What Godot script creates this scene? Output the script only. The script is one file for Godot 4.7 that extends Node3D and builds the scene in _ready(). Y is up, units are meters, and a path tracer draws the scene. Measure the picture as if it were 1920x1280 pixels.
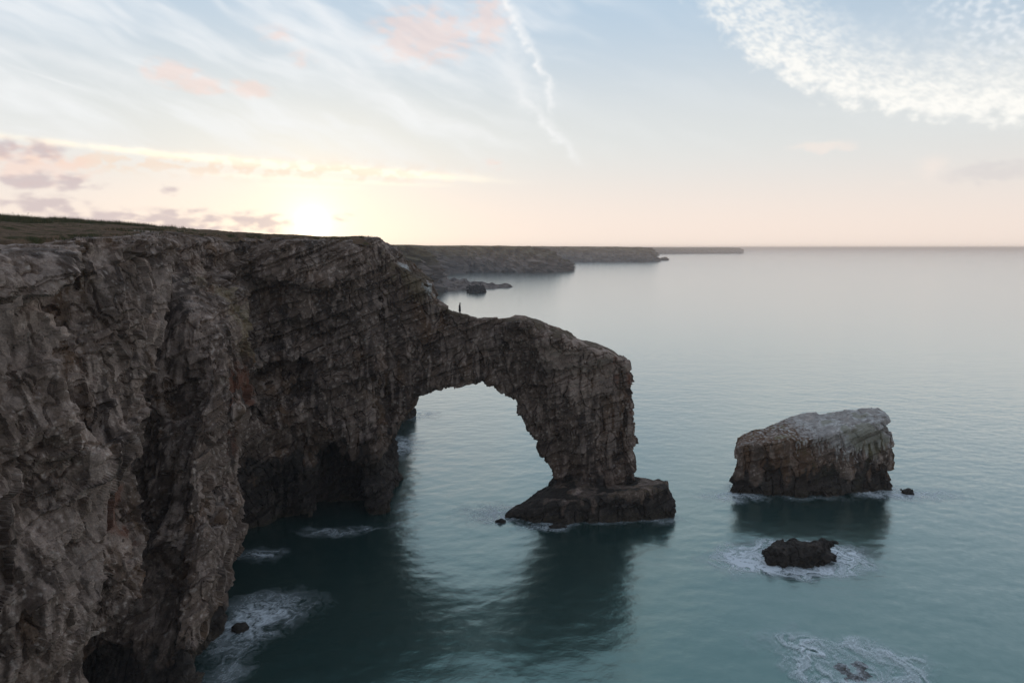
extends Node3D
# A limestone sea arch at sunset: cliff, arch, sea stack, far headlands, sea, sky. y up, metres.

const EYE := Vector3(0.0, 44.0, 0.0)
const SUN_AZ := -16.1
const SUN_EL := 1.9
const BED := Vector3(-0.33, 0.93, 0.12)

# hollows weathered into the face: centres and radii
var hollow_at := PackedVector3Array([Vector3(-36.6, 38.9, -58.5), Vector3(-36.4, 30.6, -56.5), Vector3(-37.0, 20.2, -67.5), Vector3(-36.2, 11.2, -56.6), Vector3(-36.4, 26.0, -51.2), Vector3(-36.2, 19.0, -52.8), Vector3(-37.4, 29.5, -74.0), Vector3(-34.2, 13.0, -70.5), Vector3(-35.0, 23.0, -107.0), Vector3(-28.0, 17.5, -107.4)])
var hollow_size := PackedVector3Array([Vector3(2.6, 3.2, 2.8), Vector3(2.0, 5.5, 1.6), Vector3(2.8, 5.0, 2.6), Vector3(2.2, 4.0, 2.0), Vector3(1.8, 3.4, 1.6), Vector3(2.0, 2.8, 2.2), Vector3(3.0, 4.0, 3.4), Vector3(2.2, 4.6, 2.4), Vector3(3.2, 6.0, 3.0), Vector3(2.6, 3.4, 2.4)])

var n_low: FastNoiseLite
var n_mid: FastNoiseLite
var n_fine: FastNoiseLite
var n_ridge: FastNoiseLite
var n_block: FastNoiseLite
var n_chip: FastNoiseLite
var n_tint: FastNoiseLite
var n_speck: FastNoiseLite
var n_streak: FastNoiseLite
var n_wisp: FastNoiseLite
var plan_main: Array
var plan_wall: Array
var plan_buttress: Array
var plan_ledge: Array
var plan_stack: Array
var face_arch: Array
var face_cave: Array
var mat_rock: StandardMaterial3D
var mat_ground: StandardMaterial3D
var rng := RandomNumberGenerator.new()


func _ready() -> void:
	rng.seed = 7
	make_noises()
	make_camera()
	make_sky()
	make_sun()
	make_materials()
	make_plans()
	make_sea()
	make_cliff()
	make_ground()
	make_arch()
	make_stack()
	make_rocks()
	make_far_coast()
	make_foam()
	make_person()
	make_grass()


# ---------------------------------------------------------------- camera, sky, sun

func make_camera() -> void:
	var c := Camera3D.new()
	c.name = "camera"
	c.fov = 53.13
	c.near = 0.5
	c.far = 120000.0
	add_child(c)
	c.position = EYE
	c.rotation_degrees = Vector3(-7.829, 0.0, 0.0)
	c.current = true


func make_sun() -> void:
	var s := DirectionalLight3D.new()
	s.name = "sun"
	s.light_color = Color(1.0, 0.80, 0.58)
	s.light_energy = 1.1
	s.light_angular_distance = 0.55
	s.shadow_enabled = true
	add_child(s)
	s.rotation_degrees = Vector3(-SUN_EL, 180.0 - SUN_AZ, 0.0)


func make_sky() -> void:
	var w := WorldEnvironment.new()
	w.name = "world"
	var e := Environment.new()
	e.background_mode = Environment.BG_SKY
	e.tonemap_mode = Environment.TONE_MAPPER_LINEAR
	e.tonemap_exposure = 1.12
	e.sdfgi_enabled = true
	e.ssao_enabled = true
	e.ssil_enabled = true
	e.fog_enabled = true
	e.fog_density = 0.00017
	e.fog_light_color = Color(0.95, 0.97, 1.0)
	var m := PanoramaSkyMaterial.new()
	m.panorama = sky_texture()
	var s := Sky.new()
	s.sky_material = m
	e.sky = s
	e.sky_rotation = Vector3(0.0, PI, 0.0)
	w.environment = e
	add_child(w)


func fill_sky(img: PackedFloat32Array, width: int, height: int, x0: int, x1: int, y0: int, y1: int) -> void:
	var rows: Array = []
	rows.resize(y1 - y0)
	var lock := Mutex.new()
	var job := func(k: int) -> void:
		var y: int = y0 + k
		var el: float = 90.0 - (y + 0.5) * 180.0 / height
		var line := PackedFloat32Array()
		line.resize((x1 - x0) * 3)
		var q := 0
		for x in range(x0, x1):
			var az: float = (x + 0.5) * 360.0 / width - 180.0
			var c := sky_color(az, el)
			line[q] = c.x
			line[q + 1] = c.y
			line[q + 2] = c.z
			q += 3
		lock.lock()
		rows[k] = line
		lock.unlock()
	in_threads(y1 - y0, job)
	for k in y1 - y0:
		var line: PackedFloat32Array = rows[k]
		var at: int = ((y0 + k) * width + x0) * 3
		for i in line.size():
			img[at + i] = line[i]


func sky_texture() -> ImageTexture:
	# the whole sky at an eighth of the detail, the west of it at full detail
	var w := 4096
	var h := 2048
	var small := PackedFloat32Array()
	small.resize(w / 8 * h / 8 * 3)
	fill_sky(small, w / 8, h / 8, 0, w / 8, 0, h / 16 + 6)
	var low := Image.create_from_data(w / 8, h / 8, false, Image.FORMAT_RGBF, small.to_byte_array())
	low.resize(w, h, Image.INTERPOLATE_CUBIC)
	var full := low.get_data().to_float32_array()
	fill_sky(full, w, h, 1500, 2596, 760, 1030)
	return ImageTexture.create_from_image(Image.create_from_data(w, h, false, Image.FORMAT_RGBF, full.to_byte_array()))


func along(az: float, el: float, a: Vector2, b: Vector2) -> Vector2:
	# place of a direction beside a line in the sky: x runs 0..1 along it, y is degrees off it
	var d := b - a
	var p := Vector2(az, el) - a
	var l := d.length()
	return Vector2(p.dot(d) / (l * l), p.cross(d) / l)


func streak(az: float, el: float, a: Vector2, b: Vector2, wide: float, soft: float) -> float:
	var t := along(az, el, a, b)
	if t.x < -0.2 or t.x > 1.2 or absf(t.y) > wide * 4.0:
		return 0.0
	var ends := smoothstep(-0.15, soft, t.x) * (1.0 - smoothstep(1.0 - soft, 1.12, t.x))
	return exp(-pow(t.y / wide, 2.0)) * ends


func puff(az: float, el: float, ca: float, ce: float, ra: float, re: float) -> float:
	var r := Vector2((az - ca) / ra, (el - ce) / re).length()
	return clampf(1.15 - r, 0.0, 1.0)


func mixv(a: Vector3, b: Vector3, t: float) -> Vector3:
	return a + (b - a) * clampf(t, 0.0, 1.0)


func sky_color(az: float, el: float) -> Vector3:
	var e := maxf(el, 0.0)
	var ar := deg_to_rad(az)
	var er := deg_to_rad(el)
	var dir := Vector3(sin(ar) * cos(er), sin(er), -cos(ar) * cos(er))
	var sa := deg_to_rad(SUN_AZ)
	var se := deg_to_rad(SUN_EL)
	var sd := Vector3(sin(sa) * cos(se), sin(se), -cos(sa) * cos(se))
	var g := rad_to_deg(acos(clampf(dir.dot(sd), -1.0, 1.0)))
	var away := smoothstep(30.0, 150.0, g)
	# clear air
	var c := mixv(Vector3(0.84, 0.715, 0.635), Vector3(0.56, 0.53, 0.53), away)
	c = mixv(c, Vector3(0.655, 0.675, 0.67), smoothstep(0.5, 9.0, e))
	c = mixv(c, Vector3(0.40, 0.525, 0.655), smoothstep(7.0, 20.0, e))
	c = mixv(c, Vector3(0.30, 0.40, 0.55), smoothstep(18.0, 75.0, e))
	c *= 1.0 - 0.45 * smoothstep(50.0, 140.0, g)  # towards night
	c += Vector3(0.12, 0.10, 0.07) * exp(-g / 20.0)
	c += Vector3(0.42, 0.28, 0.08) * exp(-pow(g / 9.0, 1.3)) * (0.35 + 0.65 * exp(-e / 4.0))
	# thin drawn-out cirrus
	var u := az * 0.94 - e * 0.34
	var v := az * 0.34 + e * 0.94
	var warp := n_low.get_noise_2d(az * 3.0, e * 4.0) * 0.6
	var ci := n_wisp.get_noise_2d(u * 2.2, (v + warp) * 13.0) * 0.5 + 0.5
	var veil := n_low.get_noise_2d(u * 5.0 + 300.0, v * 12.0) * 0.5 + 0.5
	var left := 1.0 - smoothstep(-9.0, 8.0, az + (e - 10.0) * -0.5)
	if az < -80.0:
		left *= 0.75
	var cirrus := smoothstep(0.25, 0.85, ci) * (0.35 + 0.65 * veil) * smoothstep(4.0, 10.0, e) * (0.12 + 0.7 * left) * (1.0 - 0.6 * smoothstep(30.0, 70.0, e))
	c = mixv(c, Vector3(0.86, 0.87, 0.88), cirrus * 0.9)
	if az > -50.0 and az < 55.0 and e < 30.0:
		var wob := n_wisp.get_noise_2d(az * 18.0, e * 30.0)
		var wob2 := n_streak.get_noise_2d(az * 11.0, e * 26.0)
		var s := 0.0
		# drifted trails
		s += streak(az + wob * 0.5, el, Vector2(-1.2, 20.0), Vector2(3.1, 12.6), 0.32, 0.25) * (0.9 + 0.8 * wob)
		s += streak(az + wob * 0.5, el, Vector2(2.75, 13.6), Vector2(3.3, 10.4), 0.28, 0.35) * 0.8
		s += streak(az + wob * 0.6, el, Vector2(0.6, 12.2), Vector2(5.9, 6.6), 0.36, 0.3) * (0.7 + 0.6 * wob)
		s += 0.6 * streak(az + wob * 0.6, el, Vector2(-1.5, 19.0), Vector2(1.3, 10.5), 1.1, 0.3)
		s += 0.8 * streak(az, el, Vector2(-35.6, 11.8), Vector2(-30.0, 10.4), 0.06, 0.6)
		s += 0.35 * streak(az, el + wob * 0.2, Vector2(-36.0, 10.7), Vector2(-31.5, 9.8), 0.35, 0.3)
		s += 0.5 * streak(az, el + wob * 0.25, Vector2(-38.0, 13.4), Vector2(-26.0, 11.4), 0.55, 0.3)
		s += 0.6 * streak(az, el + wob * 0.3, Vector2(-21.5, 17.0), Vector2(-6.0, 10.4), 0.6, 0.3)
		s += 0.45 * streak(az, el + wob * 0.3, Vector2(-15.0, 12.5), Vector2(1.7, 7.9), 0.5, 0.3)
		s += 0.5 * streak(az, el + wob * 0.3, Vector2(-16.5, 16.5), Vector2(-2.0, 12.6), 0.5, 0.3)
		c = mixv(c, Vector3(0.87, 0.87, 0.87), s * 0.62)
		# bars of cloud over the sun
		var b := streak(az, el + wob * 0.12, Vector2(-39.0, 7.4), Vector2(-1.0, 5.4), 0.22, 0.3) * 0.8
		b += streak(az, el + wob * 0.12, Vector2(-28.0, 6.8), Vector2(-3.0, 5.7), 0.30, 0.3)
		b += streak(az, el + wob * 0.10, Vector2(-25.0, 5.5), Vector2(-5.0, 5.0), 0.16, 0.35) * 0.7
		b += streak(az, el + wob * 0.10, Vector2(-20.0, 4.8), Vector2(-12.0, 4.7), 0.15, 0.35) * 0.6
		c = mixv(c, Vector3(1.05, 0.97, 0.80), b * (0.95 + 0.5 * wob2))
		var ob := streak(az, el + wob * 0.2, Vector2(-41.0, 6.2), Vector2(-4.0, 5.9), 0.7, 0.3)
		c = mixv(c, Vector3(0.86, 0.64, 0.48), ob * 0.5 * smoothstep(-0.3, 0.4, wob + wob2))
		# salmon patches
		var salmon := 0.0
		salmon = maxf(salmon, puff(az, el, -25.6, 12.3, 2.4, 1.2))
		salmon = maxf(salmon, puff(az, el, -23.4, 11.7, 2.0, 0.9))
		salmon = maxf(salmon, puff(az, el, -20.2, 11.7, 2.2, 0.8))
		salmon = maxf(salmon, puff(az, el, -7.0, 16.2, 5.0, 2.6))
		salmon = maxf(salmon, puff(az, el, -2.0, 17.2, 2.2, 2.6) * 0.8)
		salmon = maxf(salmon, puff(az, el, -18.2, 15.6, 2.0, 1.0) * 0.55)
		salmon = maxf(salmon, puff(az, el, -16.4, 14.1, 1.6, 1.0) * 0.5)
		salmon = maxf(salmon, puff(az, el, -34.5, 5.6, 4.6, 1.9) * 0.9)
		salmon = maxf(salmon, puff(az, el, -1.3, 6.8, 1.6, 0.8) * 0.5)
		salmon = smoothstep(0.12, 0.85, salmon + (wob2 * 0.38 + wob * 0.22) * minf(salmon * 2.0, 1.0))
		c = mixv(c, Vector3(0.90, 0.62, 0.52), salmon * 0.42)
		# small mauve cumulus low over the land
		var mauve := 0.0
		mauve = maxf(mauve, puff(az, el, -35.0, 6.4, 3.4, 1.0) * 0.75)
		mauve = maxf(mauve, puff(az, el, -34.0, 4.5, 4.2, 0.8))
		mauve = maxf(mauve, puff(az, el, -34.0, 2.9, 3.0, 0.9))
		mauve = maxf(mauve, puff(az, el, -30.8, 1.8, 4.5, 1.2) * 0.9)
		mauve = maxf(mauve, puff(az, el, -25.6, 1.9, 4.6, 1.2))
		mauve = maxf(mauve, puff(az, el, -20.2, 1.9, 3.2, 1.0))
		mauve = maxf(mauve, puff(az, el, -13.6, 2.4, 1.1, 0.4) * 0.8)
		mauve = maxf(mauve, puff(az, el, -26.2, 4.2, 0.8, 0.7) * 0.7)
		mauve = smoothstep(0.1, 0.95, mauve + (n_streak.get_noise_2d(az * 9.0 + 70.0, e * 24.0) * 0.75 + wob * 0.08) * minf(mauve * 2.0, 1.0))
		c = mixv(c, Vector3(0.52, 0.43, 0.45), mauve * 0.68)
		# small clouds to the north
		var sm := puff(az, el + wob * 0.3, 23.8, 7.4, 3.0, 0.55) * 0.8
		sm = maxf(sm, puff(az, el + wob * 0.2, 15.8, 3.5, 4.0, 0.3) * 0.45)
		sm = maxf(sm, puff(az, el + wob * 0.3, 31.0, 5.6, 1.7, 1.2) * 0.55)
		sm = maxf(sm, puff(az, el + wob * 0.2, 29.2, 4.5, 1.1, 0.35) * 0.4)
		c = mixv(c, Vector3(0.83, 0.74, 0.68), smoothstep(0.1, 0.7, sm + wob * 0.18 * minf(sm * 3.0, 1.0)) * 0.65)
		c = mixv(c, Vector3(0.58, 0.55, 0.56), smoothstep(0.1, 0.9, puff(az, el + wob2 * 0.5, 34.5, 5.0, 3.8, 0.9)) * 0.4)
	# dappled sheet of high cloud to the right, its lower edge sharp
	if az > 8.0 and az < 120.0 and e < 70.0:
		var edge := 0.0
		if az < 17.0:
			edge = lerpf(21.0, 15.1, (az - 10.8) / 6.2)
		elif az < 23.2:
			edge = lerpf(15.1, 11.0, pow((az - 17.0) / 6.2, 0.75))
		else:
			edge = 7.0 + 4.0 * exp(-(az - 23.2) / 8.5)
		var wa := n_low.get_noise_2d(az * 9.0 + 90.0, e * 12.0) * 0.9
		var d := e - edge + wa * 0.8 + n_wisp.get_noise_2d(az * 26.0, e * 34.0) * 0.9
		var sheet := smoothstep(-0.3, 1.1, d) * (1.0 - 0.97 * smoothstep(1.6 + maxf(0.0, (26.0 - az) * 0.45), 6.5 + maxf(0.0, (26.0 - az) * 0.6), d))
		var dap := n_streak.get_noise_2d((az * 0.9 - e * 0.42) * 22.0, (az * 0.42 + e * 0.9) * 88.0 + n_low.get_noise_2d(az * 20.0, e * 20.0) * 14.0) * 0.5 + 0.5
		var broad := n_low.get_noise_2d(az * 14.0, e * 26.0 + 50.0) * 0.5 + 0.5
		var dense := smoothstep(0.22, 0.85, dap * 0.6 + broad * 0.5)
		var core := exp(-pow((d - 1.0) / 1.1, 2.0)) * smoothstep(16.0, 22.0, az)
		c = mixv(c, Vector3(0.94, 0.92, 0.87), sheet * clampf(0.10 + 0.72 * dense + 0.45 * core, 0.0, 1.0) * 0.85)
		var up := smoothstep(3.0, 9.0, d)
		c = mixv(c, Vector3(0.42, 0.52, 0.62), up * (0.25 + 0.4 * veil) * (1.0 - smoothstep(30.0, 60.0, e)))
		var corner := smoothstep(28.0, 33.5, az + (e - 15.0) * 0.7) * smoothstep(10.5, 13.0, e) * (1.0 - smoothstep(24.0, 40.0, e))
		c = mixv(c, Vector3(0.82, 0.84, 0.86), corner * 0.7 * smoothstep(0.35, 0.85, n_streak.get_noise_2d((az - e * 0.7) * 20.0, (e + az * 0.4) * 34.0) * 0.5 + 0.5) * 0.75)
	# the aureole round the sun
	c += Vector3(1.0, 0.84, 0.55) * (10.0 * exp(-pow(g / 0.6, 2.0)) + 0.55 * exp(-pow(g / 1.7, 1.4)))
	return c


# ---------------------------------------------------------------- helpers

func in_threads(count: int, job: Callable) -> void:
	var id := WorkerThreadPool.add_group_task(job, count, -1, true)
	WorkerThreadPool.wait_for_group_task_completion(id)


func noise(kind: int, freq: float, seed_: int, octaves: int, fractal: int = FastNoiseLite.FRACTAL_FBM, gain: float = 0.5) -> FastNoiseLite:
	var n := FastNoiseLite.new()
	n.noise_type = kind
	n.frequency = freq
	n.seed = seed_
	n.fractal_type = fractal if octaves > 1 else FastNoiseLite.FRACTAL_NONE
	n.fractal_octaves = octaves
	n.fractal_gain = gain
	return n


func make_noises() -> void:
	n_low = noise(FastNoiseLite.TYPE_SIMPLEX_SMOOTH, 0.045, 11, 2)
	n_mid = noise(FastNoiseLite.TYPE_SIMPLEX, 0.16, 12, 3)
	n_fine = noise(FastNoiseLite.TYPE_SIMPLEX, 0.7, 13, 3, FastNoiseLite.FRACTAL_FBM, 0.55)
	n_ridge = noise(FastNoiseLite.TYPE_SIMPLEX, 0.11, 14, 4, FastNoiseLite.FRACTAL_RIDGED)
	n_block = noise(FastNoiseLite.TYPE_CELLULAR, 0.22, 15, 1)
	n_block.cellular_return_type = FastNoiseLite.RETURN_CELL_VALUE
	n_chip = noise(FastNoiseLite.TYPE_CELLULAR, 0.85, 16, 1)
	n_chip.cellular_return_type = FastNoiseLite.RETURN_CELL_VALUE
	n_tint = noise(FastNoiseLite.TYPE_SIMPLEX, 0.09, 18, 3)
	n_speck = noise(FastNoiseLite.TYPE_SIMPLEX, 1.6, 19, 2)
	n_streak = noise(FastNoiseLite.TYPE_SIMPLEX, 0.045, 20, 4)
	n_wisp = noise(FastNoiseLite.TYPE_SIMPLEX, 0.02, 21, 5, FastNoiseLite.FRACTAL_FBM, 0.6)


func hash1(i: float) -> float:
	var x := sin(i * 12.9898 + 4.1) * 43758.5453
	return x - floorf(x)


func noise_texture(size: int, freq: float, seed_: int, octaves: int, as_normal: bool, bump: float, lo: Color, hi: Color) -> NoiseTexture2D:
	var t := NoiseTexture2D.new()
	t.width = size
	t.height = size
	t.seamless = true
	t.noise = noise(FastNoiseLite.TYPE_SIMPLEX, freq, seed_, octaves, FastNoiseLite.FRACTAL_FBM, 0.6)
	if as_normal:
		t.as_normal_map = true
		t.bump_strength = bump
	else:
		var r := Gradient.new()
		r.set_color(0, lo)
		r.set_color(1, hi)
		t.color_ramp = r
	return t


func make_materials() -> void:
	mat_rock = StandardMaterial3D.new()
	mat_rock.resource_name = "limestone"
	mat_rock.vertex_color_use_as_albedo = true
	mat_rock.roughness = 0.88
	mat_rock.metallic_specular = 0.35
	mat_rock.uv1_triplanar = true
	mat_rock.uv1_world_triplanar = true
	mat_rock.uv1_scale = Vector3.ONE * 0.22
	mat_rock.albedo_texture = noise_texture(1024, 0.02, 31, 6, false, 0.0, Color(0.62, 0.62, 0.62), Color(1, 1, 1))
	mat_rock.normal_enabled = true
	mat_rock.normal_texture = noise_texture(1024, 0.016, 32, 6, true, 10.0, Color.BLACK, Color.WHITE)
	mat_rock.normal_scale = 0.9
	mat_ground = mat_rock.duplicate()
	mat_ground.resource_name = "turf"
	mat_ground.roughness = 1.0
	mat_ground.metallic_specular = 0.1


func thing(called: String, label: String, category: String, group: String = "") -> Node3D:
	var o := Node3D.new()
	o.name = called
	add_child(o, true)
	tag(o, label, category, group)
	return o


func tag(o: Node, label: String, category: String, group: String = "") -> void:
	o.set_meta("label", label)
	o.set_meta("category", category)
	if group:
		o.set_meta("group", group)


func put(called: String, mesh: Mesh, m: Material, parent: Node = self) -> MeshInstance3D:
	var o := MeshInstance3D.new()
	o.name = called
	o.mesh = mesh
	if m:
		o.material_override = m
	parent.add_child(o, true)
	return o


func array_mesh(v: PackedVector3Array, c: PackedColorArray, i: PackedInt32Array, n := PackedVector3Array()) -> ArrayMesh:
	var a := []
	a.resize(Mesh.ARRAY_MAX)
	a[Mesh.ARRAY_VERTEX] = v
	if c.size():
		a[Mesh.ARRAY_COLOR] = c
	if n.size():
		a[Mesh.ARRAY_NORMAL] = n
	a[Mesh.ARRAY_INDEX] = i
	var m := ArrayMesh.new()
	m.add_surface_from_arrays(Mesh.PRIMITIVE_TRIANGLES, a)
	return m


# distance to the outline of a polygon (negative inside), kept on a grid
func polygon_distance(p: Vector2, poly: PackedVector2Array) -> float:
	var d := 1e18
	var inside := false
	var j := poly.size() - 1
	for i in poly.size():
		var a := poly[i]
		var b := poly[j]
		var ab := b - a
		var ap := p - a
		var t := clampf(ap.dot(ab) / ab.length_squared(), 0.0, 1.0)
		d = minf(d, (ap - ab * t).length_squared())
		if (a.y > p.y) != (b.y > p.y) and p.x < ab.x * (p.y - a.y) / ab.y + a.x:
			inside = not inside
		j = i
	return -sqrt(d) if inside else sqrt(d)


func outline(poly: PackedVector2Array, step: float, pad: float) -> Array:
	var lo := poly[0]
	var hi := poly[0]
	for p in poly:
		lo = lo.min(p)
		hi = hi.max(p)
	lo -= Vector2.ONE * pad
	hi += Vector2.ONE * pad
	var nx := int(ceil((hi.x - lo.x) / step)) + 2
	var ny := int(ceil((hi.y - lo.y) / step)) + 2
	var g := PackedFloat32Array()
	g.resize(nx * ny)
	for y in ny:
		for x in nx:
			g[y * nx + x] = polygon_distance(lo + Vector2(x, y) * step, poly)
	return [g, lo, nx, ny, step]


func look(o: Array, x: float, y: float) -> float:
	var g: PackedFloat32Array = o[0]
	var lo: Vector2 = o[1]
	var nx: int = o[2]
	var ny: int = o[3]
	var step: float = o[4]
	var fx := (x - lo.x) / step
	var fy := (y - lo.y) / step
	var cx := clampf(fx, 0.0, nx - 1.001)
	var cy := clampf(fy, 0.0, ny - 1.001)
	var ix := int(cx)
	var iy := int(cy)
	var tx := cx - ix
	var ty := cy - iy
	var k := iy * nx + ix
	var d := lerpf(lerpf(g[k], g[k + 1], tx), lerpf(g[k + nx], g[k + nx + 1], tx), ty)
	if cx != fx or cy != fy:
		d += (absf(fx - cx) + absf(fy - cy)) * step * 0.7
	return d


func eval_points(points: PackedVector3Array, fn: Callable) -> PackedFloat32Array:
	var parts := maxi(1, mini(64, points.size() / 400))
	var each := int(ceil(float(points.size()) / parts))
	var got: Array = []
	got.resize(parts)
	var lock := Mutex.new()
	var job := func(k: int) -> void:
		var out := PackedFloat32Array()
		var a: int = k * each
		var b: int = mini(points.size(), a + each)
		for i in range(a, b):
			out.append(fn.call(points[i]))
		lock.lock()
		got[k] = out
		lock.unlock()
	in_threads(parts, job)
	var all := PackedFloat32Array()
	for g in got:
		all.append_array(g)
	return all


# surface nets of a field: [vertices, normals, corners of quads]
func nets(lo: Vector3, hi: Vector3, cell: float, fn: Callable, slack: float = 0.0) -> Array:
	var bx := int(ceil((hi.x - lo.x) / cell / 16.0))
	var by := int(ceil((hi.y - lo.y) / cell / 16.0))
	var bz := int(ceil((hi.z - lo.z) / cell / 16.0))
	var sx := bx * 16 + 1
	var sy := by * 16 + 1
	var sz := bz * 16 + 1
	var pts := PackedVector3Array()
	var at: Array[Vector3i] = []
	for z in bz:
		for y in by:
			for x in bx:
				at.append(Vector3i(x, y, z) * 16)
				pts.append(lo + Vector3(x + 0.5, y + 0.5, z + 0.5) * 16.0 * cell)
	var vals := eval_points(pts, fn)
	var pts2 := PackedVector3Array()
	var at2: Array[Vector3i] = []
	for i in at.size():
		if absf(vals[i]) < 16.0 * cell * 1.25 + slack:
			for k in 64:
				var o := at[i] + Vector3i(k & 3, (k >> 2) & 3, k >> 4) * 4
				at2.append(o)
				pts2.append(lo + (Vector3(o) + Vector3(2, 2, 2)) * cell)
	vals = eval_points(pts2, fn)
	var known := PackedByteArray()
	known.resize(sx * sy * sz)
	var live: Array[Vector3i] = []
	pts = PackedVector3Array()
	var ids := PackedInt32Array()
	for i in at2.size():
		if absf(vals[i]) < 4.0 * cell * 1.1 + slack:
			var o := at2[i]
			live.append(o)
			for z in 5:
				for y in 5:
					var row := o.x + sx * (o.y + y + sy * (o.z + z))
					for x in 5:
						if known[row + x] == 0:
							known[row + x] = 1
							ids.append(row + x)
							pts.append(lo + Vector3(o.x + x, o.y + y, o.z + z) * cell)
	vals = eval_points(pts, fn)
	var f := PackedFloat32Array()
	f.resize(sx * sy * sz)
	for i in ids.size():
		f[ids[i]] = vals[i]
	var cell_vertex := PackedInt32Array()
	cell_vertex.resize(sx * sy * sz)
	cell_vertex.fill(-1)
	var verts := PackedVector3Array()
	var cells := PackedInt32Array()
	var dy := sx
	var dz := sx * sy
	var corner := PackedInt32Array([0, 1, dy, dy + 1, dz, dz + 1, dz + dy, dz + dy + 1])
	var ea := PackedInt32Array([0, 2, 4, 6, 0, 1, 4, 5, 0, 1, 2, 3])
	var eb := PackedInt32Array([1, 3, 5, 7, 2, 3, 6, 7, 4, 5, 6, 7])
	for o in live:
		for k in 64:
			var cx := o.x + (k & 3)
			var cy := o.y + ((k >> 2) & 3)
			var cz := o.z + (k >> 4)
			var id := cx + sx * (cy + sy * cz)
			var n := 0
			for q in 8:
				if f[id + corner[q]] < 0.0:
					n += 1
			if n == 0 or n == 8:
				continue
			var sum := Vector3.ZERO
			var hits := 0
			for q in 12:
				var va := f[id + corner[ea[q]]]
				var vb := f[id + corner[eb[q]]]
				if (va < 0.0) != (vb < 0.0):
					var t := va / (va - vb)
					var pa := Vector3(ea[q] & 1, (ea[q] >> 1) & 1, ea[q] >> 2)
					var pb := Vector3(eb[q] & 1, (eb[q] >> 1) & 1, eb[q] >> 2)
					sum += pa + (pb - pa) * t
					hits += 1
			cell_vertex[id] = verts.size()
			verts.append(lo + (Vector3(cx, cy, cz) + sum / hits) * cell)
			cells.append(id)
	var quads := PackedInt32Array()
	var step := PackedInt32Array([1, dy, dz])
	for id in cells:
		for axis in 3:
			var a := f[id]
			var b := f[id + step[axis]]
			if (a < 0.0) == (b < 0.0):
				continue
			var s1 := step[(axis + 1) % 3]
			var s2 := step[(axis + 2) % 3]
			if id - s1 - s2 < 0:
				continue
			var q0 := cell_vertex[id - s1 - s2]
			var q1 := cell_vertex[id - s2]
			var q2 := cell_vertex[id]
			var q3 := cell_vertex[id - s1]
			if q0 < 0 or q1 < 0 or q2 < 0 or q3 < 0:
				continue
			if a < 0.0:
				quads.append_array([q0, q3, q2, q1])
			else:
				quads.append_array([q0, q1, q2, q3])
	var norms := PackedVector3Array()
	norms.resize(verts.size())
	for i in range(0, quads.size(), 4):
		var n := (verts[quads[i + 3]] - verts[quads[i + 1]]).cross(verts[quads[i + 2]] - verts[quads[i]])
		for k in 4:
			norms[quads[i + k]] += n
	for i in norms.size():
		norms[i] = norms[i].normalized()
	for turn in (8 if slack > 0.5 else 0):
		var old := norms.duplicate()
		for i in range(0, quads.size(), 4):
			var sum := old[quads[i]] + old[quads[i + 1]] + old[quads[i + 2]] + old[quads[i + 3]]
			for k in 4:
				norms[quads[i + k]] += sum
		for i in norms.size():
			norms[i] = norms[i].normalized()
	return [verts, norms, quads]


# cuts every quad n x n, pushes the points along the normals and colours them
func refine(net: Array, n: int, surface: Callable) -> ArrayMesh:
	var verts: PackedVector3Array = net[0]
	var norms: PackedVector3Array = net[1]
	var quads: PackedInt32Array = net[2]
	var count := quads.size() / 4
	var parts := maxi(1, mini(48, count / 60))
	var each := int(ceil(float(count) / parts))
	var got: Array = []
	got.resize(parts)
	var lock := Mutex.new()
	var job := func(k: int) -> void:
		var v := PackedVector3Array()
		var c := PackedColorArray()
		var ix := PackedInt32Array()
		for q in range(k * each, mini(count, (k + 1) * each)):
			var a := quads[q * 4]
			var b := quads[q * 4 + 1]
			var d := quads[q * 4 + 2]
			var e := quads[q * 4 + 3]
			var mid := (verts[a] + verts[d]) * 0.5
			var facing := (norms[a] + norms[b] + norms[d] + norms[e]).normalized().dot((EYE - mid).normalized())
			var m: int = n
			if facing < -0.25 or (norms[a].y > 0.96 and mid.y > 42.0 and mid.x < -41.0):
				m = 1
			elif mid.z < -126.0 and mid.z > -400.0 and mid.x < -10.0:
				m = mini(n, 2)
			var first := v.size()
			for y in m + 1:
				var ty := float(y) / m
				for x in m + 1:
					var tx := float(x) / m
					var p := (verts[a].lerp(verts[b], tx)).lerp(verts[e].lerp(verts[d], tx), ty)
					var nn := (norms[a].lerp(norms[b], tx)).lerp(norms[e].lerp(norms[d], tx), ty).normalized()
					var k4: Color = surface.call(p, nn)
					v.append(p + nn * k4.a)
					k4.a = 1.0
					c.append(k4)
			for y in m:
				for x in m:
					var s := first + y * (m + 1) + x
					ix.append_array([s, s + 1, s + m + 2, s, s + m + 2, s + m + 1])
		lock.lock()
		got[k] = [v, c, ix]
		lock.unlock()
	in_threads(parts, job)
	var vv := PackedVector3Array()
	var cc := PackedColorArray()
	var ii := PackedInt32Array()
	for g in got:
		var base := vv.size()
		vv.append_array(g[0])
		cc.append_array(g[1])
		var gi: PackedInt32Array = g[2]
		for k in gi.size():
			gi[k] += base
		ii.append_array(gi)
	return array_mesh(vv, cc, ii)


func smin(a: float, b: float, k: float) -> float:
	var h := maxf(k - absf(a - b), 0.0) / k
	return minf(a, b) - h * h * k * 0.25


func smax(a: float, b: float, k: float) -> float:
	return -smin(-a, -b, k)


# ---------------------------------------------------------------- rock shape and colour

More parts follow.
